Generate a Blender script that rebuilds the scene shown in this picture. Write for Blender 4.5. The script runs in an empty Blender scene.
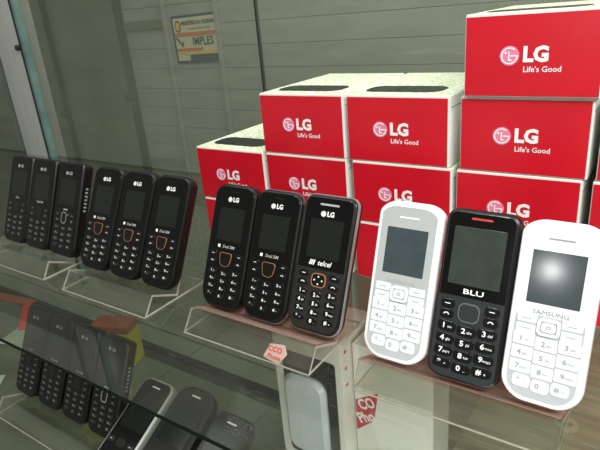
import bpy, bmesh, math, random
from mathutils import Vector, Matrix, Euler
random.seed(7)
S = bpy.context.scene
COL = S.collection
PI = math.pi

# ------------------------------------------------------------------ materials
def lin(c):
    return tuple(((v/255)/12.92 if v/255 <= .04045 else (((v/255)+.055)/1.055)**2.4) for v in c)

def new_mat(name):
    m = bpy.data.materials.new(name); m.use_nodes = True
    nt = m.node_tree; nt.nodes.clear()
    out = nt.nodes.new('ShaderNodeOutputMaterial')
    return m, nt, out

def pmat(name, rgb, rough=.5, metal=0., spec=.5, noise=0., nscale=60., bump=0., emit=None, estr=0., coat=0., alpha=1., stretch=(1,1,1)):
    m, nt, out = new_mat(name)
    b = nt.nodes.new('ShaderNodeBsdfPrincipled')
    c = lin(rgb)
    b.inputs['Base Color'].default_value = (*c, 1)
    b.inputs['Roughness'].default_value = rough
    b.inputs['Metallic'].default_value = metal
    b.inputs['Specular IOR Level'].default_value = spec
    b.inputs['Coat Weight'].default_value = coat
    b.inputs['Alpha'].default_value = alpha
    if emit:
        b.inputs['Emission Color'].default_value = (*lin(emit), 1); b.inputs['Emission Strength'].default_value = estr
    if noise or bump:
        tc = nt.nodes.new('ShaderNodeTexCoord'); mp = nt.nodes.new('ShaderNodeMapping')
        mp.inputs['Scale'].default_value = stretch
        n = nt.nodes.new('ShaderNodeTexNoise'); n.inputs['Scale'].default_value = nscale; n.inputs['Detail'].default_value = 4
        nt.links.new(tc.outputs['Object'], mp.inputs['Vector']); nt.links.new(mp.outputs['Vector'], n.inputs['Vector'])
        if noise:
            r = nt.nodes.new('ShaderNodeValToRGB')
            r.color_ramp.elements[0].position = .3; r.color_ramp.elements[1].position = .7
            r.color_ramp.elements[0].color = (*[max(0, v*(1-noise)) for v in c], 1)
            r.color_ramp.elements[1].color = (*[min(1, v*(1+noise)) for v in c], 1)
            nt.links.new(n.outputs['Fac'], r.inputs['Fac']); nt.links.new(r.outputs['Color'], b.inputs['Base Color'])
        if bump:
            bp = nt.nodes.new('ShaderNodeBump'); bp.inputs['Strength'].default_value = bump; bp.inputs['Distance'].default_value = .001
            nt.links.new(n.outputs['Fac'], bp.inputs['Height']); nt.links.new(bp.outputs['Normal'], b.inputs['Normal'])
    nt.links.new(b.outputs[0], out.inputs[0])
    return m

def sheet_mat(name, tint, haze, haze_amt, rough=.03, ior=1.45, gloss=1., nscale=25.):
    """thin clear sheet: tinted see-through + a noisy diffuse haze + fresnel gloss"""
    m, nt, out = new_mat(name)
    tr = nt.nodes.new('ShaderNodeBsdfTransparent'); tr.inputs[0].default_value = (*lin(tint), 1)
    df = nt.nodes.new('ShaderNodeBsdfDiffuse'); df.inputs[0].default_value = (*lin(haze), 1)
    gl = nt.nodes.new('ShaderNodeBsdfGlossy'); gl.inputs['Roughness'].default_value = rough
    gl.inputs[0].default_value = (gloss, gloss, gloss, 1)
    fr = nt.nodes.new('ShaderNodeFresnel'); fr.inputs[0].default_value = ior
    ge = nt.nodes.new('ShaderNodeNewGeometry'); mi = nt.nodes.new('ShaderNodeMix'); mi.inputs[2].default_value = ior; mi.inputs[3].default_value = 1/ior
    nt.links.new(ge.outputs['Backfacing'], mi.inputs[0]); nt.links.new(mi.outputs[0], fr.inputs[0])
    m1 = nt.nodes.new('ShaderNodeMixShader'); m2 = nt.nodes.new('ShaderNodeMixShader')
    tc = nt.nodes.new('ShaderNodeTexCoord'); n = nt.nodes.new('ShaderNodeTexNoise'); n.inputs['Scale'].default_value = nscale
    n.inputs['Detail'].default_value = 5
    mr = nt.nodes.new('ShaderNodeMapRange'); mr.inputs['From Min'].default_value = .3; mr.inputs['From Max'].default_value = .75
    mr.inputs['To Min'].default_value = haze_amt*.5; mr.inputs['To Max'].default_value = haze_amt*1.4
    nt.links.new(tc.outputs['Object'], n.inputs['Vector']); nt.links.new(n.outputs['Fac'], mr.inputs['Value'])
    nt.links.new(mr.outputs[0], m1.inputs[0])
    nt.links.new(tr.outputs[0], m1.inputs[1]); nt.links.new(df.outputs[0], m1.inputs[2])
    nt.links.new(fr.outputs[0], m2.inputs[0]); nt.links.new(m1.outputs[0], m2.inputs[1]); nt.links.new(gl.outputs[0], m2.inputs[2])
    nt.links.new(m2.outputs[0], out.inputs[0])
    return m

M = {}
M['black_gloss'] = pmat('black_gloss_plastic', (5, 5, 6), .16, spec=.32, noise=.2, nscale=90)
M['black_side'] = pmat('black_satin_plastic', (11, 11, 12), .34, spec=.4, noise=.2, nscale=90)
M['black_matte'] = pmat('black_matte_plastic', (17, 17, 18), .45, spec=.35, noise=.15, nscale=200)
M['charcoal'] = pmat('charcoal_keypad_plastic', (36, 34, 33), .4, spec=.35, noise=.1, nscale=200)
M['slate'] = pmat('slate_keypad_plastic', (40, 44, 47), .35, spec=.4, noise=.1, nscale=200)
M['key_black'] = pmat('black_key_rubber', (9, 9, 10), .3, spec=.35, noise=.2, nscale=300)
M['screen'] = pmat('dark_screen_glass', (23, 26, 25), .12, spec=.35, noise=.1, nscale=30)
M['screen_blue'] = pmat('slate_screen_glass', (58, 68, 72), .14, noise=.12, nscale=60)
M['screen_green'] = pmat('green_grey_screen_glass', (50, 58, 52), .12, noise=.2, nscale=60)
M['white_plastic'] = pmat('white_gloss_plastic', (238, 239, 240), .2, noise=.02, nscale=60)
M['silver_face'] = pmat('silver_face_plastic', (176, 182, 182), .3, metal=.15, noise=.03, nscale=60)
M['pearl_face'] = pmat('pearl_face_plastic', (222, 224, 224), .25, noise=.02, nscale=60)
M['key_white'] = pmat('white_key_plastic', (212, 216, 219), .3, noise=.03, nscale=200)
M['silver_band'] = pmat('silver_band_plastic', (150, 150, 148), .3, metal=.3, noise=.05, nscale=60)
M['grey_line'] = pmat('grey_key_outline', (172, 176, 181), .4, noise=.03, nscale=200)
M['white_print'] = pmat('white_print', (235, 235, 235), .5, noise=.03, nscale=400)
M['grey_print'] = pmat('grey_print', (140, 148, 157), .5, noise=.03, nscale=400)
M['dim_print'] = pmat('dim_print', (165, 165, 165), .5, noise=.03, nscale=400)
M['orange'] = pmat('copper_ring_plastic', (150, 100, 66), .4, noise=.05, nscale=200)
M['chrome'] = pmat('chrome_trim', (200, 202, 205), .16, metal=1, noise=.03, nscale=100)
M['red_trim'] = pmat('red_trim_plastic', (190, 50, 35), .35, noise=.05, nscale=200)
M['carton_white'] = pmat('white_carton', (226, 226, 220), .55, noise=.05, nscale=25, bump=.1)
M['carton_red'] = pmat('red_carton_print', (196, 20, 38), .3, noise=.05, nscale=18)
M['pink_disc'] = pmat('pink_disc_print', (222, 130, 160), .4, noise=.1, nscale=60)
M['photo_black'] = pmat('printed_black_phone', (26, 30, 28), .35, noise=.3, nscale=90)
M['acrylic'] = sheet_mat('clear_acrylic', (246, 247, 243), (190, 190, 180), .022, gloss=.9)
M['acrylic_edge'] = pmat('sawn_acrylic_edge', (156, 154, 142), .3, noise=.15, nscale=80)  # sawn edge; its paleness stands in for light refracted through the sheet
M['film'] = sheet_mat('brown_pink_film', (230, 212, 204), (184, 158, 146), .55, rough=.2, gloss=.6, nscale=12)
M['glass'] = sheet_mat('greenish_shelf_glass', (230, 232, 227), (150, 153, 142), .028, rough=.02, ior=1.5, gloss=.8, nscale=9)
M['glass_edge'] = pmat('dark_green_glass_edge', (12, 20, 15), .6, spec=.1, noise=.3, nscale=30)
M['pane'] = sheet_mat('green_tinted_back_glass', (230, 232, 226), (146, 150, 138), .21, rough=.04, ior=1.45, gloss=.5, nscale=5)  # strong haze painted in to veil and brighten the wall beyond
M['alu'] = pmat('brushed_aluminium', (176, 178, 174), .42, metal=.35, noise=.12, nscale=8, stretch=(60, 60, 1))
M['alu_dark'] = pmat('dark_aluminium_seam', (30, 34, 32), .5, noise=.2, nscale=30)
M['teal_edge'] = pmat('teal_glass_edge', (104, 132, 128), .2, noise=.2, nscale=30)
M['board_olive'] = pmat('olive_painted_board', (104, 108, 92), .6, noise=.18, nscale=3, stretch=(.5, 1, 4))
M['base_board'] = pmat('green_grey_base_board', (142, 145, 132), .55, noise=.2, nscale=9)
M['base_wood'] = pmat('streaky_wood_board', (176, 172, 148), .55, noise=.35, nscale=14, stretch=(.6, 5, 1))
M['paper'] = pmat('pale_green_paper', (150, 168, 150), .6, noise=.15, nscale=30)
M['yellow'] = pmat('yellow_carton', (205, 205, 40), .5, noise=.06, nscale=30)
M['brown'] = pmat('brown_carton', (150, 80, 50), .5, noise=.1, nscale=30)
M['red'] = pmat('red_plastic_strip', (210, 40, 36), .4, noise=.05, nscale=30)
M['blue'] = pmat('navy_plastic', (28, 44, 70), .4, noise=.1, nscale=30)
M['blue_grey'] = pmat('pale_blue_blister', (196, 206, 212), .3, noise=.12, nscale=22)
M['black_print'] = pmat('black_print', (22, 22, 22), .5, noise=.1, nscale=200)
M['label_red'] = pmat('crimson_label', (186, 32, 48), .45, noise=.05, nscale=80)
M['pink_reflection'] = pmat('pink_reflection_tint', (176, 150, 140), .5, noise=.06, nscale=80)  # colour of the reflection painted on the third stand
M['poster_cream'] = pmat('poster_cream_paper', (205, 205, 175), .5, noise=.05, nscale=20)
M['poster_navy'] = pmat('poster_navy_ink', (30, 50, 90), .5, noise=.05, nscale=20)
M['poster_orange'] = pmat('poster_orange_ink', (205, 110, 70), .5, noise=.05, nscale=20)
M['poster_yellow'] = pmat('poster_yellow_ink', (215, 195, 80), .5, noise=.05, nscale=20)
M['poster_green'] = pmat('poster_green_ink', (50, 110, 50), .5, noise=.05, nscale=20)
M['beige'] = pmat('beige_carton', (196, 196, 170), .5, noise=.06, nscale=30)

def slat_mat():
    m, nt, out = new_mat('grey_slat_shutter')
    b = nt.nodes.new('ShaderNodeBsdfPrincipled'); b.inputs['Roughness'].default_value = .55
    tc = nt.nodes.new('ShaderNodeTexCoord'); mp = nt.nodes.new('ShaderNodeMapping'); mp.inputs['Scale'].default_value = (1.2, 1, 6)
    n = nt.nodes.new('ShaderNodeTexNoise'); n.inputs['Scale'].default_value = 4; n.inputs['Detail'].default_value = 5
    r = nt.nodes.new('ShaderNodeValToRGB'); r.color_ramp.elements[0].position = .25; r.color_ramp.elements[1].position = .75
    r.color_ramp.elements[0].color = (*lin((140, 144, 138)), 1); r.color_ramp.elements[1].color = (*lin((164, 168, 161)), 1)
    nt.links.new(tc.outputs['Object'], mp.inputs[0]); nt.links.new(mp.outputs[0], n.inputs['Vector'])
    nt.links.new(n.outputs['Fac'], r.inputs[0]); nt.links.new(r.outputs[0], b.inputs['Base Color']); nt.links.new(b.outputs[0], out.inputs[0])
    return m
M['slat'] = slat_mat()

def top_mat():
    """white carton lid printed with pale green leaf swirls"""
    m, nt, out = new_mat('green_swirl_lid_print')
    b = nt.nodes.new('ShaderNodeBsdfPrincipled'); b.inputs['Roughness'].default_value = .4
    tc = nt.nodes.new('ShaderNodeTexCoord')
    w = nt.nodes.new('ShaderNodeTexWave'); w.wave_type = 'RINGS'; w.inputs['Scale'].default_value = 60
    w.inputs['Distortion'].default_value = 9; w.inputs['Detail'].default_value = 2; w.inputs['Detail Scale'].default_value = 3
    r = nt.nodes.new('ShaderNodeValToRGB'); r.color_ramp.elements[0].position = .35; r.color_ramp.elements[1].position = .65
    r.color_ramp.elements[0].color = (*lin((176, 196, 150)), 1); r.color_ramp.elements[1].color = (*lin((232, 234, 218)), 1)
    nt.links.new(tc.outputs['Object'], w.inputs['Vector']); nt.links.new(w.outputs['Fac'], r.inputs[0])
    nt.links.new(r.outputs[0], b.inputs['Base Color']); nt.links.new(b.outputs[0], out.inputs[0])
    return m
M['lid'] = top_mat()

# ------------------------------------------------------------------ helpers
def link_mesh(name, me, parent=None, loc=(0, 0, 0), rot=(0, 0, 0)):
    o = bpy.data.objects.new(name, me); COL.objects.link(o)
    o.location = loc; o.rotation_euler = rot
    if parent: o.parent = parent
    return o

def finish(name, bm, mats, parent=None, loc=(0, 0, 0), rot=(0, 0, 0), smooth=False):
    bmesh.ops.recalc_face_normals(bm, faces=bm.faces)
    me = bpy.data.meshes.new(name); bm.to_mesh(me); bm.free()
    for m in (mats if isinstance(mats, (list, tuple)) else [mats]): me.materials.append(m)
    if smooth:
        for p in me.polygons: p.use_smooth = True
        try: me.set_sharp_from_angle(angle=math.radians(35))
        except Exception: pass
    return link_mesh(name, me, parent, loc, rot)

def empty(name, loc, rot=(0, 0, 0)):
    o = bpy.data.objects.new(name, None); COL.objects.link(o); o.location = loc; o.rotation_euler = rot
    o.empty_display_size = .01
    return o

def tag(o, label=None, cat=None, group=None, kind=None):
    if label: o['label'] = label
    if cat: o['category'] = cat
    if group: o['group'] = group
    if kind: o['kind'] = kind
    return o

def box(bm, x0, x1, y0, y1, z0, z1, mi=0, bev=0.):
    vs = [bm.verts.new(p) for p in [(x0,y0,z0),(x1,y0,z0),(x1,y1,z0),(x0,y1,z0),(x0,y0,z1),(x1,y0,z1),(x1,y1,z1),(x0,y1,z1)]]
    fs = [bm.faces.new([vs[i] for i in f]) for f in [(0,3,2,1),(4,5,6,7),(0,1,5,4),(1,2,6,5),(2,3,7,6),(3,0,4,7)]]
    for f in fs: f.material_index = mi
    if bev:
        es = list({e for f in fs for e in f.edges})
        bmesh.ops.bevel(bm, geom=es, offset=bev, segments=2, affect='EDGES', profile=.5)
    return fs

def outline(w, h, rtx, rty, rbx, rby, n=7, arch=0., z0=0., belly=0., p=2.0):
    """closed counter-clockwise outline in (x,z), corners elliptical, ends arched"""
    pts = []
    def corner(cx, cz, rx, rz, a0):
        for i in range(n+1):
            a = a0 + PI/2*i/n
            c, s = math.cos(a), math.sin(a)
            pts.append((cx + rx*math.copysign(abs(c)**(2/p), c), cz + rz*math.copysign(abs(s)**(2/p), s)))
    corner(w/2-rbx, rby, rbx, rby, -PI/2)
    corner(w/2-rtx, h-rty, rtx, rty, 0)
    corner(-w/2+rtx, h-rty, rtx, rty, PI/2)
    corner(-w/2+rbx, rby, rbx, rby, PI)
    out = []
    for x, z in pts:
        k = 1-(2*x/w)**2
        if z > h*.6: z += arch*k*(z/h)
        elif z < h*.3: z -= arch*k
        out.append((x, z+z0))
    return out

def inset(pts, d, c):
    """move every point towards the centre by d along x and z (good enough for rounded shapes)"""
    n = len(pts); out = []
    for i, (x, z) in enumerate(pts):
        a = pts[i-1]; b = pts[(i+1) % n]
        tx, tz = b[0]-a[0], b[1]-a[1]; L = math.hypot(tx, tz) or 1
        out.append((x - tz/L*d, z + tx/L*d))
    return out

def loft(bm, rings, mis=None, cap0=True, cap1=True):
    """rings: list of (pts, y)"""
    R = [[bm.verts.new((x, y, z)) for x, z in pts] for pts, y in rings]
    n = len(R[0])
    for k in range(len(R)-1):
        for i in range(n):
            f = bm.faces.new([R[k][i], R[k][(i+1) % n], R[k+1][(i+1) % n], R[k+1][i]])
            if mis: f.material_index = mis[k]
    if cap0: bm.faces.new(R[0])
    if cap1:
        f = bm.faces.new(R[-1][::-1])
    return R

def rr(w, h, r, n=4):
    return outline(w, h, r, r, r, r, n)

def plate(bm, cx, cz, w, h, r, y0, y1, bev=.0002, n=4, tilt=0.):
    """a small rounded key/panel, raised from y0 to y1 (towards the viewer, -y)"""
    pts = rr(w, h, min(r, w/2*.98, h/2*.98), n)
    ct, st = math.cos(tilt), math.sin(tilt)
    def tf(P): return [(cx + x*ct - (z-h/2)*st, cz + x*st + (z-h/2)*ct) for x, z in P]
    loft(bm, [(tf(pts), y0), (tf(pts), y1+bev), (tf(inset(pts, bev, 0)), y1)])

def ring(bm, cx, cz, w, h, r, t, y0, y1, n=5, shape=None):
    a = shape(w, h) if shape else rr(w, h, r, n)
    b = inset(a, t, 0)
    def mv(P): return [(cx+x, cz+z-h/2) for x, z in P]
    A, B = mv(a), mv(b)
    v = [[bm.verts.new((x, y, z)) for x, z in P] for P, y in ((A, y0), (A, y1), (B, y1), (B, y0))]
    m = len(a)
    for k in range(3):
        for i in range(m): bm.faces.new([v[k][i], v[k][(i+1) % m], v[k+1][(i+1) % m], v[k+1][i]])

def shield(w, h):
    """rounded shield: square shoulders, tapering to a round bottom"""
    return [(x*(1-.28*max(0, 1-z/h)), z) for x, z in outline(w, h, w*.2, h*.2, w*.38, h*.3, 5)]

_txt = {}
def text_mesh(s, size, ext=.0001, bold=0., sx=1., align='CENTER', shear=0.):
    k = (s, size, ext, bold, sx, align, shear)
    if k in _txt: return _txt[k]
    cu = bpy.data.curves.new('t', 'FONT'); cu.body = s; cu.size = size; cu.extrude = ext/2; cu.offset = bold*size
    cu.align_x = align; cu.align_y = 'CENTER'; cu.resolution_u = 2; cu.shear = shear
    o = bpy.data.objects.new('t', cu); COL.objects.link(o)
    dg = bpy.context.evaluated_depsgraph_get(); dg.update()
    me = bpy.data.meshes.new_from_object(o.evaluated_get(dg))
    me.materials.clear()
    for v in me.vertices: v.co = Vector((v.co.x*sx, -v.co.z, v.co.y))
    bpy.data.objects.remove(o); bpy.data.curves.remove(cu)
    _txt[k] = me
    return me

def text(name, s, size, mat, parent, x, y, z, bold=0., sx=1., align='CENTER', shear=0., ext=.0001, label=None):
    me = text_mesh(s, size, ext, bold, sx, align, shear)
    if not me.materials: me.materials.append(mat)
    elif me.materials[0] != mat:
        me = me.copy(); me.materials.clear(); me.materials.append(mat)
    o = link_mesh(name, me, parent, (x, y, z))
    if label: o['label'] = label
    return o

def disc(bm, cx, cz, r, y0, y1, n=24):
    pts = [(cx+r*math.cos(2*PI*i/n), cz+r*math.sin(2*PI*i/n)) for i in range(n)]
    loft(bm, [(pts, y0), (pts, y1)])

def arc_band(bm, cx, cz, r0, r1, a0, a1, y0, y1, n=18):
    P = [(cx+r1*math.cos(a0+(a1-a0)*i/n), cz+r1*math.sin(a0+(a1-a0)*i/n)) for i in range(n+1)]
    Q = [(cx+r0*math.cos(a0+(a1-a0)*i/n), cz+r0*math.sin(a0+(a1-a0)*i/n)) for i in range(n+1)]
    v = [[bm.verts.new((x, y, z)) for x, z in L] for L, y in ((P, y0), (P, y1), (Q, y1), (Q, y0))]
    for k in range(4):
        for i in range(n): bm.faces.new([v[k][i], v[k][i+1], v[(k+1) % 4][i+1], v[(k+1) % 4][i]])
    bm.faces.new([v[k][0] for k in range(4)]); bm.faces.new([v[k][n] for k in range(4)][::-1])

def round_emblem(parent, cx, cz, r, y, disc_mat, line_mat, name='emblem'):
    """round badge: disc, an open ring running into a bar, an upright L and an eye dot"""
    t = max(r*.03, .00006)
    bm = bmesh.new(); disc(bm, cx, cz, r, y, y-t)
    e = finish(name, bm, disc_mat, parent)
    bm = bmesh.new(); k = r
    arc_band(bm, cx, cz, k*.72, k*.86, math.radians(50), math.radians(358), y-t*.5, y-2*t)
    box(bm, cx+.08*k, cx+.84*k, y-2*t, y-t*.5, cz-.07*k, cz+.05*k)
    box(bm, cx-.12*k, cx-.0*k, y-2*t, y-t*.5, cz-.42*k, cz+.42*k)
    box(bm, cx-.12*k, cx+.26*k, y-2*t, y-t*.5, cz-.5*k, cz-.38*k)
    disc(bm, cx-.4*k, cz+.3*k, k*.12, y-t*.5, y-2*t, 10)
    finish('emblem_line', bm, line_mat, e)
    return e

# ------------------------------------------------------------------ phones
T = .0135
def body_shape(w, h, spec, t=T, mats=None, edge=.0022):
    rtx, rty, rbx, rby, arch = spec
    o = outline(w, h, rtx, rty, rbx, rby, 8, arch)
    bm = bmesh.new()
    back = inset(o, .0035, 0); b1 = inset(o, .0012, 0); f1 = inset(o, edge*.35, 0); f2 = inset(o, edge, 0)
    loft(bm, [(back, 0), (b1, -.0016), (o, -.004), (o, -(t-.0028)), (f1, -(t-.0009)), (f2, -t)])
    return bm, o

def phone_root(x, y, z, lean, yaw=0., roll=0.):
    r = empty('mobile_phone', (x, y, z)); r.rotation_mode = 'XYZ'
    r.rotation_euler = (-lean, roll, yaw)
    return r

ABC = {'1': '∞', '2': 'abc', '3': 'def', '4': 'ghi', '5': 'jkl', '6': 'mno', '7': 'pqrs', '8': 'tuv', '9': 'wxyz', '*': '+', '0': '_', '#': '^'}
ABC = {'1': 'oo', '2': 'abc', '3': 'def', '4': 'ghi', '5': 'jkl', '6': 'mno', '7': 'pqrs', '8': 'tuv', '9': 'wxyz', '*': '+', '0': '_', '#': 'a'}
_keymesh = {}
def key(parent, x, z, w, h, r, y, mat, up=.0005, tilt=0., name='key'):
    kk = (round(w, 5), round(h, 5), round(r, 5), up, round(tilt, 3), mat.name)
    if kk not in _keymesh:
        bm = bmesh.new(); plate(bm, 0, 0, w, h, r, .0003, -up, bev=min(.0003, up*.6), n=3, tilt=tilt)
        bmesh.ops.recalc_face_normals(bm, faces=bm.faces)
        me = bpy.data.meshes.new('key'); bm.to_mesh(me); bm.free(); me.materials.append(mat)
        for p in me.polygons: p.use_smooth = False
        _keymesh[kk] = me
    return link_mesh(name, _keymesh[kk], parent, (x, y, z))

def legend(k, ch, size, mat, up, dx=0., small=True, bold=.02, sx=1.):
    text('key_legend', ch, size, mat, k, dx - (size*.35 if small else 0), -up-.00005, 0, bold=bold, ext=.00008, sx=sx)
    if small:
        text('key_letters', ABC[ch], size*.52, mat, k, dx+size*.45, -up-.00005, -size*.08, bold=.0, ext=.00008)

def dash(k, mat, up, L=.0028, tk=.0004, kind='soft'):
    bm = bmesh.new()
    if kind == 'soft':
        box(bm, -L/2, L/2, -up-.00012, -up+.0001, -tk/2, tk/2)
    else:   # handset symbol: a shallow arch
        arc_band(bm, 0, -L*.42, L*.5, L*.5+tk*1.3, math.radians(35), math.radians(145), -up+.0001, -up-.00012, 8)
        box(bm, -L*.52, -L*.3, -up-.00012, -up+.0001, -L*.16, L*.02); box(bm, L*.3, L*.52, -up-.00012, -up+.0001, -L*.16, L*.02)
    return finish('key_symbol', bm, mat, k)

def keypad(root, xs, zs, kw, kh, kr, y, kmat, lmat, size, up=.0005, mid_drop=0., tilt=0., small=True, bold=.02, sx=1.):
    for r, row in enumerate(['123', '456', '789', '*0#']):
        for c, ch in enumerate(row):
            tl = tilt*(c-1)
            k = key(root, xs[c], zs[r] - (mid_drop if c == 1 else 0), kw, kh, kr, y, kmat, up, tl)
            legend(k, ch, size, lmat, up, small=small, bold=bold, sx=sx)

def screen(root, cz, w, h, y, mat, r=.0006, cx=0.):
    bm = bmesh.new(); plate(bm, cx, cz, w, h, r, .0004, -.00015, bev=.0001, n=2)
    return finish('screen', bm, mat, root, (0, y, 0))

def slot(root, cz, w, h, y, mat, name='earpiece'):
    bm = bmesh.new(); plate(bm, 0, cz, w, h, h*.49, .0004, -.0002, bev=.0001, n=3)
    return finish(name, bm, mat, root, (0, y, 0))

def faceplate(root, o, ins, y, mat, th=.0004, name='faceplate', z0=None, z1=None):
    pts = inset(o, ins, 0)
    if z0 is not None or z1 is not None:
        pts = [(x, min(max(z, z0 if z0 is not None else -1), z1 if z1 is not None else 1)) for x, z in pts]
    bm = bmesh.new(); loft(bm, [(pts, .0008), (pts, -th+.0002), (inset(pts, .0002, 0), -th)])
    return finish(name, bm, mat, root, (0, y, 0), smooth=True)

def logo_lg(root, cz, y, r=.0023, pm=None, sz=.0056, cx=0.):
    pm = pm or M['white_print']
    round_emblem(root, cx-.0047, cz, r, y, pm, M['dim_print'])
    text('brand_lettering', 'LG', sz, pm, root, cx+.0022, y-.0001, cz, bold=.035)

def phone_candy(x, y, z, lean, w, label, trim=False, oldring=False, rz=0.):
    """black rounded bar phone with copper shield key"""
    h = .1125; root = phone_root(x, y-.0022*math.sin(lean), z-.0022*math.cos(lean), lean, rz)
    bm, o = body_shape(w, h, (.011, .010, .014, .016, .001)); finish('body', bm, M['black_side'], root, smooth=True)
    if trim:
        bm = bmesh.new(); oo = inset(o, -.0004, 0)
        loft(bm, [(oo, -.0072), (inset(o, -.0006, 0), -.0088), (oo, -.0104)]); t = finish('side_trim', bm, M['chrome'], root, smooth=True); t['label'] = 'silver trim band round the edge'
    faceplate(root, o, .0026, -T, M['black_gloss'])
    y = -T-.0004
    logo_lg(root, .0990, y)
    slot(root, .1060, .010, .0008, y, M['black_matte'])
    screen(root, .0762, .029, .0300, y, M['screen'])
    text('printed_text', 'Dual SIM', .0038, M['dim_print'], root, .0015, y-.0002, .0558, bold=.01, shear=.2)
    bm = bmesh.new(); plate(bm, -.0098, .0558, .0028, .0028, .0002, .0002, -.0002, n=2); finish('printed_mark', bm, M['white_print'], root, (0, y, 0))
    # navigation key
    bm = bmesh.new(); sh = [(px, pz-.006+.0440) for px, pz in shield(.0140, .0118)]
    loft(bm, [(sh, .0003), (sh, -.0005), (inset(sh, .0004, 0), -.0008)]); nk = finish('navigation_key', bm, M['key_black'], root, (0, y, 0), smooth=True)
    bm = bmesh.new(); ring(bm, 0, .0440, .0150, .0128, .003, .00045, .0003, -.0007, shape=shield); finish('key_ring', bm, M['orange'], nk)
    for sx_ in (-1, 1):
        for zz, kd in ((.0480, 'soft'), (.0412, 'call')):
            k = key(root, sx_*.0152, zz+.0003, .0085, .0046, .0015, y, M['key_black'], .0003, tilt=-.12*sx_)
            dash(k, M['white_print'], .0003, kind=kd)
    keypad(root, (-.0132, 0, .0132), (.0325, .0255, .0185, .0115), .0104, .0052, .0018, y, M['key_black'], M['white_print'], .0034, up=.0003, mid_drop=.0014)
    tag(root, label, 'phone', 'display phones on the top shelf' if z > -.05 else 'phones on the lower shelf')
    return root

def phone_plain(x, y, z, lean, w, label, nav='flat', rz=0., thick=False, dim='dim_print'):
    """older narrow black bar phone, plastic sides"""
    h = .108; t = .0150 if thick else T
    root = phone_root(x, y, z, lean, rz)
    bm, o = body_shape(w, h, (.006, .005, .010, .010, .0008), t=t, edge=.0016)
    finish('body', bm, M['black_side'], root, smooth=True)
    faceplate(root, o, .0022, -t, M['black_gloss'])
    y = -t-.0004
    logo_lg(root, .0955, y, .0020, M[dim], .0048)
    screen(root, .0740, .030, .030, y, M['screen'])
    if nav == 'chrome':
        bm = bmesh.new(); plate(bm, -.0005, .0905, .0065, .0022, .001, .0002, -.0003, n=3); finish('soft_light', bm, M['black_matte'], root, (0, y, 0))
        bm = bmesh.new(); ring(bm, 0, .0440, .0105, .0140, .0042, .0016, .0003, -.0013, n=6); nr = finish('key_ring', bm, M['chrome'], root, (0, y, 0), smooth=True); nr['label'] = 'bright chrome oval ring'
        bm = bmesh.new(); plate(bm, 0, .0440, .0068, .0100, .003, .0002, -.0009, n=5); finish('navigation_key', bm, M['key_black'], root, (0, y, 0))
        slot(root, .0535, .008, .0014, y, M['dim_print'], 'printed_mark')
        for sx_ in (-1, 1):     # side grips
            for i in range(7):
                bm = bmesh.new(); plate(bm, 0, 0, .0009, .0022, .0004, 0, -.0030, n=2)
                finish('side_rib', bm, M['silver_band'], root, (sx_*(w/2+.0001), -.006, .055+i*.0042))
    else:
        text('printed_text', 'Claro' if nav == 'round' else 'Dual SIM', .0036, M[dim], root, 0, y-.0002, .0560, bold=.01)
        bm = bmesh.new(); plate(bm, 0, .0440, .0095, .0095, .0028, .0002, -.0007, n=4); nk = finish('navigation_key', bm, M['black_matte'], root, (0, y, 0))
        bm = bmesh.new(); ring(bm, 0, .0440, .0108, .0108, .0035, .0005, .0003, -.0004, n=5); finish('key_ring', bm, M['charcoal'], nk)
    for sx_ in (-1, 1):
        for zz, kd in ((.0475, 'soft'), (.0405, 'call')):
            k = key(root, sx_*.0138, zz, .0085, .0046, .0015, y, M['black_matte'], .0004, tilt=-.08*sx_)
            dash(k, M[dim], .0004, kind=kd)
    keypad(root, (-.0128, 0, .0128), (.0325, .0255, .0185, .0115), .0102, .0052, .0019, y, M['black_matte'], M[dim], .0033, up=.0005, mid_drop=.0010)
    tag(root, label, 'phone', 'display phones on the top shelf' if z > -.05 else 'phones on the lower shelf')
    return root

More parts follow.
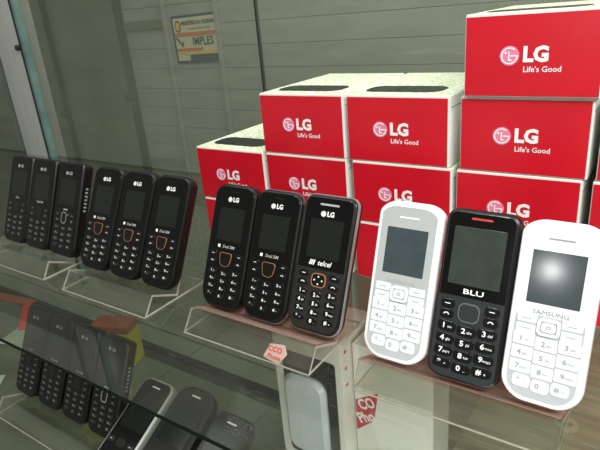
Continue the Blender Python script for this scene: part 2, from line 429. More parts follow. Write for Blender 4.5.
def phone_telcel(x, y, z, lean, w, label, rz=0.):
    h = .112; root = phone_root(x, y, z, lean, rz)
    bm, o = body_shape(w, h, (.0075, .007, .0105, .012, .0006)); finish('body', bm, M['black_side'], root, smooth=True)
    bm = bmesh.new(); oo = inset(o, -.0003, 0)
    loft(bm, [(oo, -.0075), (inset(o, -.0006, 0), -.0092), (oo, -.0112)]); t = finish('side_trim', bm, M['silver_band'], root, smooth=True); t['label'] = 'pale silver band round the edge'
    faceplate(root, o, .0024, -T, M['charcoal'])
    up_ = faceplate(root, o, .0026, -T-.0004, M['black_gloss'], z0=.0520, name='screen_panel')
    y = -T-.0008
    slot(root, .1045, .018, .0016, y, M['dim_print'])
    logo_lg(root, .0968, y, .0024)
    screen(root, .0765, .0310, .0320, y, M['screen'])
    text('printed_text', 'telcel', .0058, M['white_print'], root, .0030, y-.0001, .0568, bold=.012, shear=.25)
    bm = bmesh.new()
    for i in range(3):
        vs = [(-.0115+i*.0018, .0546), (-.0103+i*.0018, .0546), (-.0090+i*.0018, .0588), (-.0102+i*.0018, .0588)]
        loft(bm, [(vs, .0001), (vs, -.0001)])
    finish('printed_mark', bm, M['white_print'], root, (0, y, 0))
    y = -T-.0004
    bm = bmesh.new(); plate(bm, 0, .0428, .0118, .0098, .0030, .0002, -.0009, n=5); nk = finish('navigation_key', bm, M['key_black'], root, (0, y, 0), smooth=True)
    bm = bmesh.new(); ring(bm, 0, .0428, .0138, .0116, .0040, .0010, .0003, -.0007); finish('key_ring', bm, M['orange'], nk)
    bm = bmesh.new()
    for dx, dz in ((0, .003), (0, -.003), (.0036, 0), (-.0036, 0)): disc(bm, dx, .0428+dz, .0007, -.0008, -.0011, 8)
    finish('key_symbol', bm, M['white_print'], nk)
    for sx_ in (-1, 1):
        for zz, kd in ((.0468, 'soft'), (.0396, 'call')):
            k = key(root, sx_*.0145, zz, .0098, .0052, .0024, y, M['key_black'], .0008, tilt=-.1*sx_)
            dash(k, M['white_print'], .0008, L=.0034, tk=.0005, kind=kd)
    keypad(root, (-.0140, 0, .0140), (.0322, .0250, .0178, .0106), .0108, .0054, .0026, y, M['key_black'], M['white_print'], .0043, up=.0008, mid_drop=.0016, tilt=.08, bold=.03)
    tag(root, label, 'phone', 'display phones on the top shelf' if z > -.05 else 'phones on the lower shelf')
    return root

def phone_white(x, y, z, lean, w, label, face, scr, rz=0., brand='SAMSUNG', roll=0.):
    h = .1118; root = phone_root(x, y-.0022*math.sin(lean), z-.0022*math.cos(lean), lean, rz, roll)
    bm, o = body_shape(w, h, (.0135, .0085, .0150, .0135, .0018), edge=.0026); finish('body', bm, M['white_plastic'], root, smooth=True)
    faceplate(root, o, .0036, -T, face)
    y = -T-.0004
    slot(root, .1020, .0150, .0011, y, M['grey_print'] if face is M['pearl_face'] else M['white_print'])
    screen(root, .0780, .0305, .0330, y, scr)
    text('brand_lettering', brand, .0040, M['grey_print'] if face is M['pearl_face'] else M['dim_print'], root, 0, y-.0002, .0563, bold=.0, sx=1.15)
    # pale keypad field with dividing lines
    bm = bmesh.new(); kf = outline(.0396, .0515, .003, .003, .0120, .0110, 7, .0006)
    kf = [(a, b+.0026) for a, b in kf]; loft(bm, [(kf, .0003), (kf, -.0001)]); finish('keypad_field', bm, M['grey_line'], root, (0, y, 0))
    bm = bmesh.new(); plate(bm, 0, .0478, .0085, .0062, .0018, .0002, -.0010, n=4); nk = finish('navigation_key', bm, M['key_white'], root, (0, y, 0))
    bm = bmesh.new(); ring(bm, 0, .0478, .0132, .0108, .0030, .0019, .0003, -.0012, n=5); finish('key_ring', bm, M['pearl_face'], nk)
    bm = bmesh.new(); ring(bm, 0, .0478, .0026, .0018, .0004, .0003, -.0009, -.0012, n=2); finish('key_symbol', bm, M['grey_print'], nk)
    for sx_ in (-1, 1):
        for zz, kd in ((.0513, 'soft'), (.0450, 'call')):
            k = key(root, sx_*.0129, zz, .0118, .0056, .0008, y, M['key_white'], .0006)
            dash(k, M['grey_print'], .0006, L=.005, tk=.00035, kind='soft')
    for r, row in enumerate(['123', '456', '789', '*0#']):
        for c, ch in enumerate(row):
            kw = .0128; last = r == 3
            k = key(root, (c-1)*.0131 * (.86 if last else 1), .0382-r*.0088 - (.0012 if c == 1 else 0), kw*(.84 if last else 1), .0081, .0008 if not last else .0026, y, M['key_white'], .0006)
            legend(k, ch, .0044, M['grey_print'], .0006, bold=.02, sx=1.15)
    tag(root, label, 'phone', 'display phones on the top shelf' if z > -.05 else 'phones on the lower shelf')
    return root

def phone_blu(x, y, z, lean, w, label, rz=0.):
    h = .1145; root = phone_root(x, y-.0034*math.sin(lean), z-.0034*math.cos(lean), lean, rz)
    bm, o = body_shape(w, h, (.0080, .0070, .0095, .0080, .0008)); finish('body', bm, M['black_side'], root, smooth=True)
    faceplate(root, o, .0022, -T, M['slate'])
    faceplate(root, o, .0024, -T-.0004, M['black_gloss'], z0=.0568, name='screen_panel')
    y = -T-.0008
    s = slot(root, .1088, .0140, .0013, y, M['red_trim']); s['label'] = 'red earpiece slot'
    screen(root, .0838, .0340, .0385, y, M['screen_green'])
    text('brand_lettering', 'BLU', .0047, M['white_print'], root, .001, y-.0001, .0605, bold=.015, sx=1.7)
    y = -T-.0004
    bm = bmesh.new(); plate(bm, 0, .0468, .0120, .0108, .0035, .0002, -.0012, n=5); nk = finish('navigation_key', bm, M['slate'], root, (0, y, 0), smooth=True)
    bm = bmesh.new(); ring(bm, 0, .0468, .0142, .0130, .0046, .0009, .0003, -.0009, n=6); finish('key_ring', bm, M['chrome'], nk, smooth=True)
    for sx_ in (-1, 1):
        for zz, kd in ((.0508, 'soft'), (.0438, 'call')):
            k = key(root, sx_*.0146, zz, .0092, .0060, .0018, y, M['key_black'], .0009)
            dash(k, M['white_print'], .0009, L=.0036, tk=.0005, kind=kd)
    keypad(root, (-.0134, 0, .0134), (.0356, .0272, .0188, .0104), .0124, .0067, .0022, y, M['key_black'], M['white_print'], .0050, up=.0010, mid_drop=.0012, tilt=.06, bold=.02, sx=1.15)
    tag(root, label, 'phone', 'display phones on the top shelf' if z > -.05 else 'phones on the lower shelf')
    return root

def base_from_front(x, y0, z0, l, w, t=T):
    return (x+w/2, y0+t*math.cos(l), z0-t*math.sin(l)+.0006)

ROW = [(-.4033, .0046, .0209, .4015), (-.3540, .0046, .0209, .4015), (-.3022, .0046, .0209, .4015),
       (-.2400, .0021, .0205, .4781), (-.1898, .0021, .0205, .4781), (-.1395, .0021, .0205, .4781),
       (-.0534, .0028, .0187, .4263), (-.0042, .0028, .0187, .4263), (.0465, .0028, .0187, .4263),
       (.1245, -.0095, .0280, .3682), (.1732, -.0095, .0280, .3682), (.2218, -.0095, .0280, .3682)]
def at(i, w=.0452, t=T):
    x, y, z, l = ROW[i]
    return (*base_from_front(x, y, z, l, w, t), l)

phone_plain(*at(0, .0440), .0475, 'dark slim bar phone at the far left end of the top display row', nav='round')
phone_plain(*at(1, .0440), .0475, 'dark slim bar phone with square centre key, second from left in top row')
phone_plain(*at(2, .0450, .015), .0478, 'black bar phone with a bright chrome oval centre key and ribbed side', nav='chrome', thick=True)
phone_candy(*at(3, .0436), .0490, 'black phone with copper shield key, leftmost of the three on the second stand')
phone_candy(*at(4, .0436), .0490, 'black phone with copper shield key, middle of the three on the second stand')
phone_candy(*at(5, .0436), .0490, 'black phone with copper shield key, right end of the second stand beside bare glass')
phone_candy(*at(6, .0430), .0486, 'black phone with copper shield key standing in front of the lowest red box stack')
phone_candy(*at(7, .0430), .0486, 'black phone with copper shield key and silver edge band, beside the charcoal one', trim=True)
phone_telcel(*at(8, .0440), .0488, 'charcoal phone with raised oval black keys, square copper ring and pale edge band')
phone_white(*at(9, .0425), .0482, 'white phone with silver grey face, left of the black wide-screen phone', M['silver_face'], M['screen_blue'])
phone_blu(*at(10, .0452), .0478, 'black phone with red earpiece slot standing between two white phones')
phone_white(*at(11), .0480, 'all white phone with pale screen at the right edge of the photo', M['pearl_face'], M['screen_blue'])

# ------------------------------------------------------------------ acrylic stands
def stand(x0, x1, label, yf=-.0245, zf=.0195, lean=.43, tall=.062, ytop=-.0120, yb=.058, film=False, z=0., reflection=False, shade=None, dy=0.):
    """one bent sheet: base, front face, ledge, leaning back rest"""
    root = empty('phone_stand', ((x0+x1)/2, dy, z))
    w = x1-x0; th = .0022
    ly = ytop+.030; lz = zf-.0150
    P = [(yb, th/2), (yf, th/2), (ytop, zf-th/2), (ly, lz), (ly+tall*math.sin(lean), lz+tall*math.cos(lean))]
    # offset polyline
    def off(P, d):
        out = []
        for i, p in enumerate(P):
            ds = []
            if i > 0: ds.append((P[i][0]-P[i-1][0], P[i][1]-P[i-1][1]))
            if i < len(P)-1: ds.append((P[i+1][0]-P[i][0], P[i+1][1]-P[i][1]))
            ns = [(-b/math.hypot(a, b), a/math.hypot(a, b)) for a, b in ds]
            nx = sum(n[0] for n in ns); nz = sum(n[1] for n in ns); L = math.hypot(nx, nz); nx /= L; nz /= L
            c = nx*ns[0][0]+nz*ns[0][1]
            out.append((p[0]+nx*d/c, p[1]+nz*d/c))
        return out
    A, B = off(P, th/2), off(P, -th/2)
    bm = bmesh.new()
    va = [[bm.verts.new((sx, y, zz)) for y, zz in A] for sx in (-w/2, w/2)]
    vb = [[bm.verts.new((sx, y, zz)) for y, zz in B] for sx in (-w/2, w/2)]
    n = len(P)
    for i in range(n-1):
        bm.faces.new([va[0][i], va[1][i], va[1][i+1], va[0][i+1]])
        bm.faces.new([vb[0][i], vb[0][i+1], vb[1][i+1], vb[1][i]])
        for s in (0, 1):
            f = bm.faces.new([va[s][i], va[s][i+1], vb[s][i+1], vb[s][i]]); f.material_index = 1
    for i in (0, n-1):
        f = bm.faces.new([va[0][i], va[1][i], vb[1][i], vb[0][i]]); f.material_index = 1
    finish('bent_sheet', bm, [M['acrylic'], M['acrylic_edge']], root)
    # polished fold line along the front foot
    bm = bmesh.new(); box(bm, -w/2, w/2, yf-.0012, yf-.0002, .0002, .0009)
    finish('front_edge', bm, M['acrylic_edge'], root)
    if film:
        bm = bmesh.new(); sd = 1
        q = [(ytop+.0012, zf+.0002), (ly-.0012, lz+.0020), (ly-.0012+(tall*.93)*math.sin(lean), lz+.0020+(tall*.93)*math.cos(lean))]
        v = [[bm.verts.new((sx, y, zz)) for y, zz in q] for sx in (-w/2+.001, w/2-.001)]
        for i in range(2): bm.faces.new([v[0][i], v[1][i], v[1][i+1], v[0][i+1]])
        f = finish('protective_film', bm, M['film'], root); f['label'] = 'brownish pink protective film'
        f.modifiers.new('s', 'SOLIDIFY').thickness = .0003
    tag(root, label, 'display stand', 'clear acrylic phone stands')
    return root

stand(-.4150, -.2824, 'clear acrylic stand under the three dark phones at the far left end', lean=.40, yf=-.0200, ytop=-.0095)
stand(-.2391, -.1050, 'clear acrylic stand, second from the left, beneath three copper-key phones', lean=.47)
st3 = stand(-.0522, .0832, 'clear acrylic stand with brown film and a pink sticker, holding three black phones', film=True)
st4 = stand(.1215, .2600, 'clear acrylic stand with brown film, holding two white phones and a black one', film=True, lean=.37, yf=-.0225, ytop=-.0130, zf=.0215)
# sticker on the third stand's front face: mirrored red label painted as a patch
sk = empty('label_reflection', (.048, -.0212, .0075), (-.58, .0, 0))
bm = bmesh.new(); loft(bm, [([(-.010, -.005), (.006, -.008), (.012, .002), (.008, .0085), (-.006, .0065)], .0002), ([(-.010, -.005), (.006, -.008), (.012, .002), (.008, .0085), (-.006, .0065)], -.0002)])
finish('reflection_patch', bm, M['pink_reflection'], sk)
text('reflection_lettering', 'CCO', .0062, M['label_red'], sk, 0, -.0004, .0028, bold=.02)
text('reflection_lettering', 'Phone', .0052, M['label_red'], sk, .0005, -.0004, -.0030, bold=.01)
tag(sk, 'painted pink sticker with red lettering on the front of an acrylic stand', 'reflection')

# ------------------------------------------------------------------ boxes
BW, BH, BD = .0985, .0619, .140
YB = .1400
BOX0 = None
def gift_box(x, tier, label, dy=0., rz=0.):
    global BOX0
    first = BOX0 is None
    loc = (x-(.0030 if x < .1 else .0008), YB+dy, tier*(BH+.0004))
    if first:
        r = empty('phone_box', loc)
        bm = bmesh.new(); fs = box(bm, 0, BW, 0, BD, 0, BH)
        fs[1].material_index = 1
        bmesh.ops.bevel(bm, geom=list(bm.edges), offset=.0007, segments=2, affect='EDGES')
        finish('carton', bm, [M['carton_white'], M['lid']], r)
        bm = bmesh.new(); plate(bm, BW/2-.0004, BH/2-.0006, BW-.0022, BH-.0030, .0004, .0002, -.0002, n=1, bev=.0001)
        p = finish('front_panel', bm, M['carton_red'], r); p['label'] = 'glossy red printed front'
        # lid seam on the right-hand side and a flap line
        bm = bmesh.new(); box(bm, BW-.0001, BW+.0003, .004, BD-.004, BH-.0105, BH-.0101); finish('lid_seam', bm, M['alu_dark'], r)
        round_emblem(r, BW*.345, BH*.50, .0072, -.0002, M['pink_disc'], M['white_print'])
        text('brand_lettering', 'LG', .0150, M['white_print'], r, BW*.535, -.0005, BH*.505, bold=.045)
        text('slogan_lettering', "Life's Good", .0058, M['white_print'], r, BW*.585, -.0005, BH*.335, bold=.012)
        # printed handset lying across the lid
        bm = bmesh.new(); pts = [(px+BW*.46, pz*.85) for px, pz in outline(.076, .040, .012, .016, .012, .016, 5)]
        vs = [bm.verts.new((px, .016+pz, BH+.00025)) for px, pz in pts]; f = bm.faces.new(vs)
        ex = bmesh.ops.extrude_face_region(bm, geom=[f]); 
        for v in ex['geom']:
            if isinstance(v, bmesh.types.BMVert): v.co.z -= .0003
        ph = finish('printed_handset', bm, M['photo_black'], r); ph['label'] = 'dark handset picture printed on the lid'
        bm = bmesh.new(); box(bm, BW*.46-.030, BW*.46-.006, .021, .043, BH+.0002, BH+.0004); finish('printed_screen', bm, M['screen'], ph)
        BOX0 = r
    else:
        def cp(o, par):
            c = o.copy(); COL.objects.link(c); c.parent = par
            for ch in list(o.children): cp(ch, c)
            return c
        r = cp(BOX0, None); r.location = loc
    r.rotation_euler = (0, 0, rz)
    tag(r, label, 'box', 'red and white phone boxes')
    return r

gift_box(-.1680, 1, 'red box on top of the short leftmost stack')
gift_box(-.1665, 0, 'red box at the bottom of the leftmost stack, mostly hidden by phones')
gift_box(-.0656, 2, 'red box topping the second stack, its lid pressed against its right neighbour')
gift_box(-.0650, 1, 'red box in the middle of the second stack, just above the phones')
gift_box(-.0655, 0, 'red box at the bottom of the second stack, behind the copper-key phones')
gift_box(.0368, 2, 'red box topping the third stack, beside the tallest stack')
gift_box(.0398, 1, 'red box in the middle of the third stack, behind the silver-faced white phone')
gift_box(.0390, 0, 'bottom red box of the third stack, between charcoal phone and a white phone')
gift_box(.1462, 3, 'red box at the very top of the tallest stack', dy=-.004)
gift_box(.1426, 2, 'red box second from the top of the tallest stack')
gift_box(.1402, 1, 'red box third from the top of the tallest stack')
gift_box(.1405, 0, 'red box at the bottom of the tallest stack, behind the black phone between white ones')
gift_box(.2470, 2, 'red box on the right edge of the photo, topmost of its stack')
gift_box(.2455, 1, 'red box at the right edge, second from top of its stack')
gift_box(.2460, 0, 'red box at the bottom of the stack cut by the right edge')

# ------------------------------------------------------------------ glass cabinet
def glass_sheet(name, x0, x1, y0, y1, z0, z1, mat, edge, parent=None, faces='h'):
    bm = bmesh.new(); fs = box(bm, x0, x1, y0, y1, z0, z1)
    for i, f in enumerate(fs):
        keep = (0, 1) if faces == 'h' else (2, 4)
        f.material_index = 0 if i in keep else 1
    return finish(name, bm, [mat, edge], parent)
sh = glass_sheet('glass_shelf', -1.15, .75, -.113, .372, -.0042, -.0001, M['glass'], M['glass_edge'])
tag(sh, 'upper glass shelf carrying all the display phones and red boxes', 'shelf')
sh = glass_sheet('glass_shelf', -1.15, .75, -.160, .104, -.1742, -.1701, M['glass'], M['glass_edge'])
tag(sh, 'lower glass shelf under the display, holding the dim second row of phones', 'shelf')

GY = .372
back = empty('window_1', (0, GY, 0)); back['kind'] = 'structure'
glass_sheet('pane', -1.0, -.2465, 0, .005, -.35, .75, M['pane'], M['teal_edge'], back, 'v')
glass_sheet('pane', -.2445, .75, .0, .005, -.35, .75, M['pane'], M['alu_dark'], back, 'v')
bm = bmesh.new(); box(bm, -.2467, -.2443, -.0005, .0055, -.35, .75); finish('pane_joint', bm, M['alu_dark'], back)
# aluminium post at the left end
post = empty('trim_1', (0, GY, 0)); post['kind'] = 'structure'
bm = bmesh.new()
box(bm, -.958, -.863, -.012, .030, -.35, .8, bev=.003)
finish('post', bm, M['alu'], post, smooth=True)
bm = bmesh.new(); box(bm, -.966, -.959, -.008, .026, -.35, .8); finish('seam', bm, M['alu_dark'], post)
bm = bmesh.new(); box(bm, -.8628, -.8585, -.016, -.001, -.35, .8); finish('seam', bm, M['alu_dark'], post)
bm = bmesh.new(); box(bm, -.8583, -.8545, -.014, -.001, -.35, .8); box(bm, -.8520, -.8495, -.014, -.001, -.35, .8); finish('glass_edge', bm, M['teal_edge'], post)
bm = bmesh.new(); box(bm, -.8545, -.8520, -.012, -.001, -.35, .8); finish('channel', bm, M['alu'], post)
def clip(x, z, label):
    bm = bmesh.new(); disc(bm, 0, 0, .0060, -.0165, -.022, 14); r = finish('mount_clip', bm, M['alu_dark'], None, (x, GY, z), smooth=True)
    return tag(r, label, 'clip')
clip(-.866, .234, 'small black knob on the aluminium post at the left')

# ------------------------------------------------------------------ beyond the glass: slatted shutter, board, poster
WY = 1.2
bm = bmesh.new(); pitch = .074; z = -1.1; k = 0
while z < 1.3:
    box(bm, -1.555, 1.6, WY, WY+.03, z+.0012, z+pitch-.0004, bev=.0006)
    z += pitch; k += 1
w_ = finish('wall_back', bm, M['slat'], None); w_['kind'] = 'structure'
bm = bmesh.new(); box(bm, -1.6, 1.6, WY+.015, WY+.05, -1.1, 1.3); o = finish('wall_backing', bm, M['base_board'], w_)
bm = bmesh.new(); box(bm, -1.33, -1.318, WY-.012, WY-.001, -1.1, 1.3); box(bm, -1.075, -1.062, WY-.012, WY-.001, -1.1, 1.3)
finish('guide_rail', bm, M['slat'], w_)
bm = bmesh.new()
for zz, x0, x1 in ((.232, -1.55, -1.33), (-.305, -1.55, -1.32)): box(bm, x0, x1, WY-.010, WY-.001, zz, zz+.030)
finish('cross_bar', bm, M['board_olive'], w_)
bm = bmesh.new(); box(bm, -4.2, -1.572, WY-.02, WY+.03, -1.6, 1.5)
o = finish('wall_left', bm, M['board_olive']); o['kind'] = 'structure'
bm = bmesh.new(); box(bm, -1.571, -1.557, WY-.03, WY+.03, -1.1, 1.3); o = finish('trim_2', bm, M['alu_dark']); o['kind'] = 'structure'
bm = bmesh.new(); box(bm, -2.026, -2.014, WY-.045, WY-.021, -1.6, 1.5); o = finish('trim_3', bm, M['alu_dark']); o['kind'] = 'structure'
for x, z, l in ((-2.015, -.10, 'dark latch knob on the narrow upright behind the left glass'), (-1.563, -.02, 'dark latch knob on the upright beside the poster')):
    bm = bmesh.new(); disc(bm, 0, 0, .016, -.002, -.02, 12); r = finish('latch_knob', bm, M['alu_dark'], None, (x, WY-(.045 if x < -2 else .03), z), smooth=True); tag(r, l, 'knob')

po = empty('poster', (-1.180, WY-.0015, .187), (0, -.02, 0))
bm = bmesh.new(); box(bm, -.112, .112, -.002, .002, -.083, .083); finish('backing', bm, M['poster_navy'], po)
bm = bmesh.new(); box(bm, -.102, .106, -.0032, -.0018, -.073, .074); finish('sheet', bm, M['poster_cream'], po)
bm = bmesh.new(); box(bm, -.102, .106, -.0038, -.003, .010, .024); finish('printed_band', bm, M['poster_orange'], po)
bm = bmesh.new(); box(bm, -.102, .030, -.0038, -.003, -.040, -.030); finish('printed_band', bm, M['poster_orange'], po)
bm = bmesh.new(); box(bm, -.102, .106, -.0038, -.003, -.052, -.041); finish('printed_band', bm, M['poster_yellow'], po)
bm = bmesh.new(); box(bm, -.040, .106, -.0038, -.003, -.073, -.053); finish('printed_band', bm, M['poster_navy'], po)
bm = bmesh.new(); plate(bm, -.080, .046, .028, .042, .013, 0, -.0038); c_ = finish('crest', bm, M['brown'], po)
bm = bmesh.new(); plate(bm, -.080, .046, .016, .026, .007, 0, -.0045); finish('crest_shield', bm, M['poster_yellow'], c_)
text('poster_lettering', 'MINISTERIO DA FAZENDA', .0190, M['black_print'], po, .020, -.0042, .055, bold=.03, sx=.72)
text('poster_lettering', 'Secretaria da Receita Federal', .0105, M['black_print'], po, .022, -.0042, .036, sx=.9)
text('poster_lettering', 'IMPLES', .040, M['black_print'], po, .034, -.0042, -.009, bold=.02, sx=.86)
bm = bmesh.new()
for q in ([(-.100, .006), (-.092, .010), (-.062, -.020), (-.070, -.024)], [(-.074, -.024), (-.066, -.024), (-.060, -.006), (-.066, -.006)]):
    loft(bm, [(q, -.003), (q, -.0042)])
finish('printed_check', bm, M['poster_green'], po)
tag(po, 'small poster reading IMPLES in a dark frame on the shutter behind the glass', 'poster')

# ------------------------------------------------------------------ cabinet interior below the shelf
FZ = -.32
bm = bmesh.new()
xs = [-1.4, -1.05, -.62, -.40, -.18, .02]
for a, b in zip(xs[:-1], xs[1:]):
    for c, d in ((-.3, .12), (.123, .30), (.303, .9)):
        box(bm, a+.001, b-.001, c, d, FZ-.02, FZ, bev=.001)
o = finish('floor', bm, M['base_board']); o['kind'] = 'structure'
bm = bmesh.new(); box(bm, .021, 1.2, -.3, .9, FZ-.02, FZ-.001); f2 = finish('floor_boards', bm, M['base_wood'], o)
bm = bmesh.new()
for k in range(5): box(bm, .140, .74, .118+k*.050, .118+k*.050+.0488, FZ+.0001, -.190, bev=.0008)
pl = finish('wooden_plinth', bm, M['base_wood']); tag(pl, 'streaky pale wooden plinth under the right part of the glass shelf', 'plinth')
bm = bmesh.new(); box(bm, -1.4, 1.2, -.3, .9, FZ-.04, FZ-.021); finish('floor_joint', bm, M['alu_dark'], o)
bm = bmesh.new(); box(bm, -1.15, .75, .1045, .112, -.190, -.168); r = finish('shelf_rail', bm, M['alu_dark']); tag(r, 'dark rail along the rear edge of the lower glass shelf', 'rail')
# lower shelf: dim phones, cartons and loose things
LZ = -.150
def low(x, y=-.060, l=.45, w=.045, t=T, z=LZ): return (*base_from_front(x, y, z, l, w, t), l)
phone_plain(*low(-.352), .044, 'dim slim bar phone on the lower shelf, leftmost of its row', nav='round')
phone_plain(*low(-.303), .044, 'dim slim bar phone on the lower shelf, second from the left', nav='flat')
phone_plain(*low(-.254), .044, 'dim slim bar phone on the lower shelf, left of the chrome-ring one', nav='flat')
phone_plain(*low(-.205, t=.015), .045, 'dim bar phone with chrome oval key on the lower shelf', nav='chrome', thick=True)
stand(-.352, -.166, 'clear acrylic stand on the lower shelf under four dim bar phones', z=-.1700, dy=-.064, lean=.45)
SIL = pmat('silver_satin_plastic', (170, 174, 170), .3, metal=.3, noise=.05, nscale=60)
def phone_touch(x, y, z, lean, w, h, label, body, face, radii=(.010, .010), words='', ear='white_print', ytxt=.055, keys=True):
    root = phone_root(x, y, z, lean)
    bm, o = body_shape(w, h, (radii[0], radii[0], radii[1], radii[1], .001)); finish('body', bm, body, root, smooth=True)
    faceplate(root, o, .0028, -T, face); y_ = -T-.0004
    slot(root, h-.009, .012, .0016, y_, M[ear])
    screen(root, h*.66, w*.72, h*.36, y_, M['screen'])
    if words: text('brand_lettering', words, .004, M['white_print'], root, 0, y_-.0002, h*.43, bold=.02)
    if keys:
        bm = bmesh.new(); plate(bm, 0, h*.34, .012, .009, .003, .0002, -.0008); finish('navigation_key', bm, M['key_black'], root, (0, y_, 0))
        for s_ in (-1, 1):
            k = key(root, s_*w*.31, h*.34, .009, .006, .002, y_, M['black_matte'], .0005); dash(k, M['white_print'], .0005)
    tag(root, label, 'phone', 'phones on the lower shelf'); return root
phone_touch(*low(-.160, -.096, 1.08, z=-.1545), .047, .110, 'silver-edged phone with dark screen on the lower shelf, beside a black slider', SIL, M['black_gloss'])
phone_touch(*low(-.108, -.096, 1.08, w=.050, z=-.1545), .052, .118, 'large black round-topped phone on the lower shelf', M['black_matte'], M['black_side'], radii=(.018, .012), words='')
phone_touch(*low(-.050, -.096, 1.08, z=-.1545), .048, .108, 'black phone on the lower shelf, with grey frame, left of the white carton', M['charcoal'], M['black_gloss'])
stand(-.158, -.004, 'clear acrylic stand on the lower shelf under the silver-edged phone', z=-.1700, dy=-.104, lean=1.08, zf=.0130, tall=.085, yf=-.016, yb=.09)

# white carton with a pale blister in its window
c = empty('white_carton', (-.005, .040, -.1700))
CW, CH, CD = .077, .155, .062
bm = bmesh.new(); box(bm, 0, CW, 0, CD, 0, CH, bev=.0008); finish('carton', bm, M['carton_white'], c)
bm = bmesh.new(); plate(bm, CW*.52, CH*.45, CW*.78, CH*.80, .004, .0002, -.0005, n=3); finish('window', bm, M['black_gloss'], c)
bm = bmesh.new(); plate(bm, CW*.46, CH*.40, CW*.62, CH*.60, .014, 0, -.007, n=6, bev=.004); b_ = finish('blister', bm, M['blue_grey'], c, smooth=True); b_['label'] = 'pale blue-grey plastic blister'
bm = bmesh.new()
for zz in (.142, .124, .106):
    box(bm, CW-.0002, CW+.0004, .006, .009, zz, zz+.003)
finish('printed_dot', bm, M['label_red'], c)
tag(c, 'white carton with pale blister window standing under the glass shelf', 'carton')
c = empty('white_carton', (.0735, .058, -.1700)); CW = .078
bm = bmesh.new(); box(bm, 0, CW, 0, .040, 0, .147, bev=.0008); finish('carton', bm, M['carton_white'], c)
bm = bmesh.new(); q = [(.001, .048), (.020, .066), (.025, .100), (.001, .084)]
loft(bm, [(q, .0002), (q, -.0004)]); lb = finish('red_label', bm, M['label_red'], c)
for s_, zz, xx in (('CO', .083, .0125), ('Pho', .067, .0115)):
    t_ = text('label_lettering', s_, .0155, M['white_print'], lb, xx, -.0006, zz, bold=.03, sx=.8); t_.rotation_euler = (0, math.radians(-28), 0)
tag(c, 'narrow white carton with a slanted red label below the glass shelf', 'carton')

def lump(name, dims, loc, mat, label, cat, rz=0., bev=.001, tilt=0.):
    bm = bmesh.new(); box(bm, -dims[0]/2, dims[0]/2, -dims[1]/2, dims[1]/2, 0, dims[2], bev=bev)
    o = finish(name, bm, mat, None, loc, (tilt, 0, rz)); return tag(o, label, cat)
y_ = empty('yellow_carton', (-.305, .066, -.1700), (0, 0, .35))
bm = bmesh.new(); box(bm, -.028, .028, -.014, .014, 0, .060, bev=.001); finish('carton', bm, M['yellow'], y_)
bm = bmesh.new(); box(bm, -.0285, .0285, -.0145, .0145, .051, .0607, bev=.0006); f_ = finish('lid', bm, M['brown'], y_); f_['label'] = 'brown printed top'
tag(y_, 'small yellow carton with brown top standing behind the lower phones', 'carton')
lump('plastic_strip', (.013, .085, .006), (-.545, .065, -.1699), M['red'], 'thin red strip lying on the lower shelf at the left', 'strip', rz=.95)
lump('plastic_case', (.050, .060, .030), (-.605, .010, -.1699), M['blue'], 'navy blue case cut by the left edge of the photo', 'case', rz=.3, bev=.012)
lump('cardboard_strip', (.120, .018, .004), (-.640, .090, -.1699), M['brown'], 'orange-brown strip lying on the lower shelf at the left edge', 'strip', rz=.15)
# loose leaflets: creased sheets
def leaflet(x, y, w, h, rz, z, label):
    bm = bmesh.new(); n = 6
    g = [[bm.verts.new((-w/2+w*i/n, -h/2+h*j/n, .0004+.003*abs(math.sin(i*1.1+j*.4)))) for j in range(n+1)] for i in range(n+1)]
    for i in range(n):
        for j in range(n): bm.faces.new([g[i][j], g[i+1][j], g[i+1][j+1], g[i][j+1]])
    o = finish('leaflet', bm, M['paper'], None, (x, y, z), (0, 0, rz)); o.modifiers.new('s', 'SOLIDIFY').thickness = .0003
    tag(o, label, 'leaflet')
leaflet(-.470, .050, .11, .080, .2, -.1699, 'creased pale green leaflet on the lower shelf beside the red strip')
leaflet(-.430, -.100, .10, .075, .8, -.1699, 'pale leaflet lying on the lower shelf near the front edge')
# price card and washer
pc = empty('price_card', (.114, .034, -.1699), (-.35, 0, 0))
bm = bmesh.new(); box(bm, -.024, .020, 0, .0012, 0, .034); finish('card', bm, M['beige'], pc)
text('card_lettering', '15', .014, M['black_print'], pc, -.002, -.0005, .022, bold=.02)
tag(pc, 'cream price card printed 15 below the rightmost stand', 'price card')
bm = bmesh.new(); ring(bm, 0, .012, .024, .024, .0119, .0065, 0, -.002, n=8)
o = finish('ring_washer', bm, M['beige'], None, (.236, .226, -.1898), (-PI/2, 0, 0)); 
tag(o, 'pale flat ring lying on the wooden plinth at bottom right', 'washer')

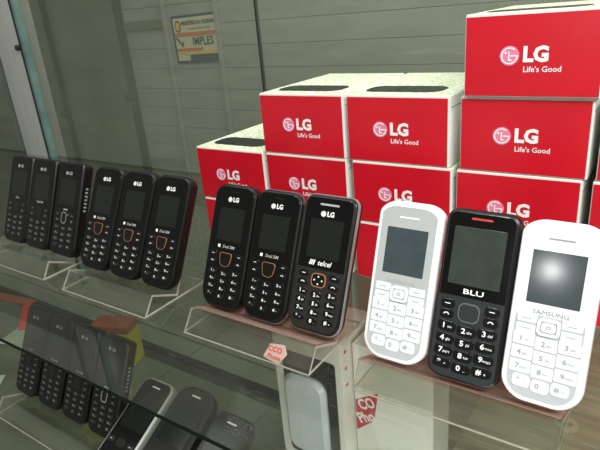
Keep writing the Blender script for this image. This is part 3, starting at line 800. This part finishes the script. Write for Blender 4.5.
# ------------------------------------------------------------------ camera
yaw, pitch, roll, fpx = .627261677, .378476996, -.0908935624, 550.358995
cam = bpy.data.cameras.new('camera'); co = bpy.data.objects.new('camera', cam); COL.objects.link(co)
f = Vector((-math.sin(yaw)*math.cos(pitch), math.cos(yaw)*math.cos(pitch), -math.sin(pitch)))
r = f.cross(Vector((0, 0, 1))).normalized(); u = r.cross(f)
r2 = r*math.cos(roll)+u*math.sin(roll); u2 = -r*math.sin(roll)+u*math.cos(roll)
mw = Matrix((r2, u2, -f)).transposed().to_4x4(); mw.translation = Vector((.293267, -.308471, .2664))
co.matrix_world = mw
cam.sensor_width = 36; cam.lens = fpx/600*36; cam.clip_start = .01
S.camera = co

# ------------------------------------------------------------------ light
w = bpy.data.worlds.new('world'); S.world = w; w.use_nodes = True
nt = w.node_tree; bg = nt.nodes['Background']
bg.inputs[0].default_value = (*lin((200, 202, 192)), 1); bg.inputs[1].default_value = .5
def area(name, loc, target, sx, sy, power, col):
    l = bpy.data.lights.new(name, 'AREA'); l.shape = 'RECTANGLE'; l.size = sx; l.size_y = sy; l.energy = power; l.color = col
    o = bpy.data.objects.new(name, l); COL.objects.link(o); o.location = loc
    o.rotation_euler = (Vector(target)-Vector(loc)).to_track_quat('-Z', 'Y').to_euler()
    return o
area('tube_light', (.80, -.50, .95), (.25, .1, .05), .8, .12, 21, (1, .98, .95))
area('wall_fill_light', (-.9, -.9, 1.9), (-.8, 1.0, 0), 1.6, .4, 14, (.98, 1, .94))  # added unseen light that lifts the dark wall behind the glass
area('shutter_fill_light', (.1, .55, 1.5), (-.35, 1.2, 0), 1.0, .15, 30, (.99, 1, .96))  # unseen light added to brighten the shutter beyond the panes
area('carton_fill_light', (.24, -.14, -.06), (.05, .06, -.09), .16, .02, .45, (1, 1, .97))  # no such lamp in the case; added to brighten the white cartons
# the flash beside the lens, mirrored as a spot in the rightmost white phone's screen
l = bpy.data.lights.new('flash', 'POINT'); l.energy = .35; l.shadow_soft_size = .006; l.color = (1, .99, .97)
o = bpy.data.objects.new('flash', l); COL.objects.link(o); o.location = (.17, -.46, .24)

vs = S.view_settings; vs.view_transform = 'Standard'; vs.look = 'None'; vs.gamma = 1; vs.exposure = 0.0; vs.use_curve_mapping = False
S.cycles.use_denoising = True
S.cycles.transparent_max_bounces = 24
S.cycles.max_bounces = 10
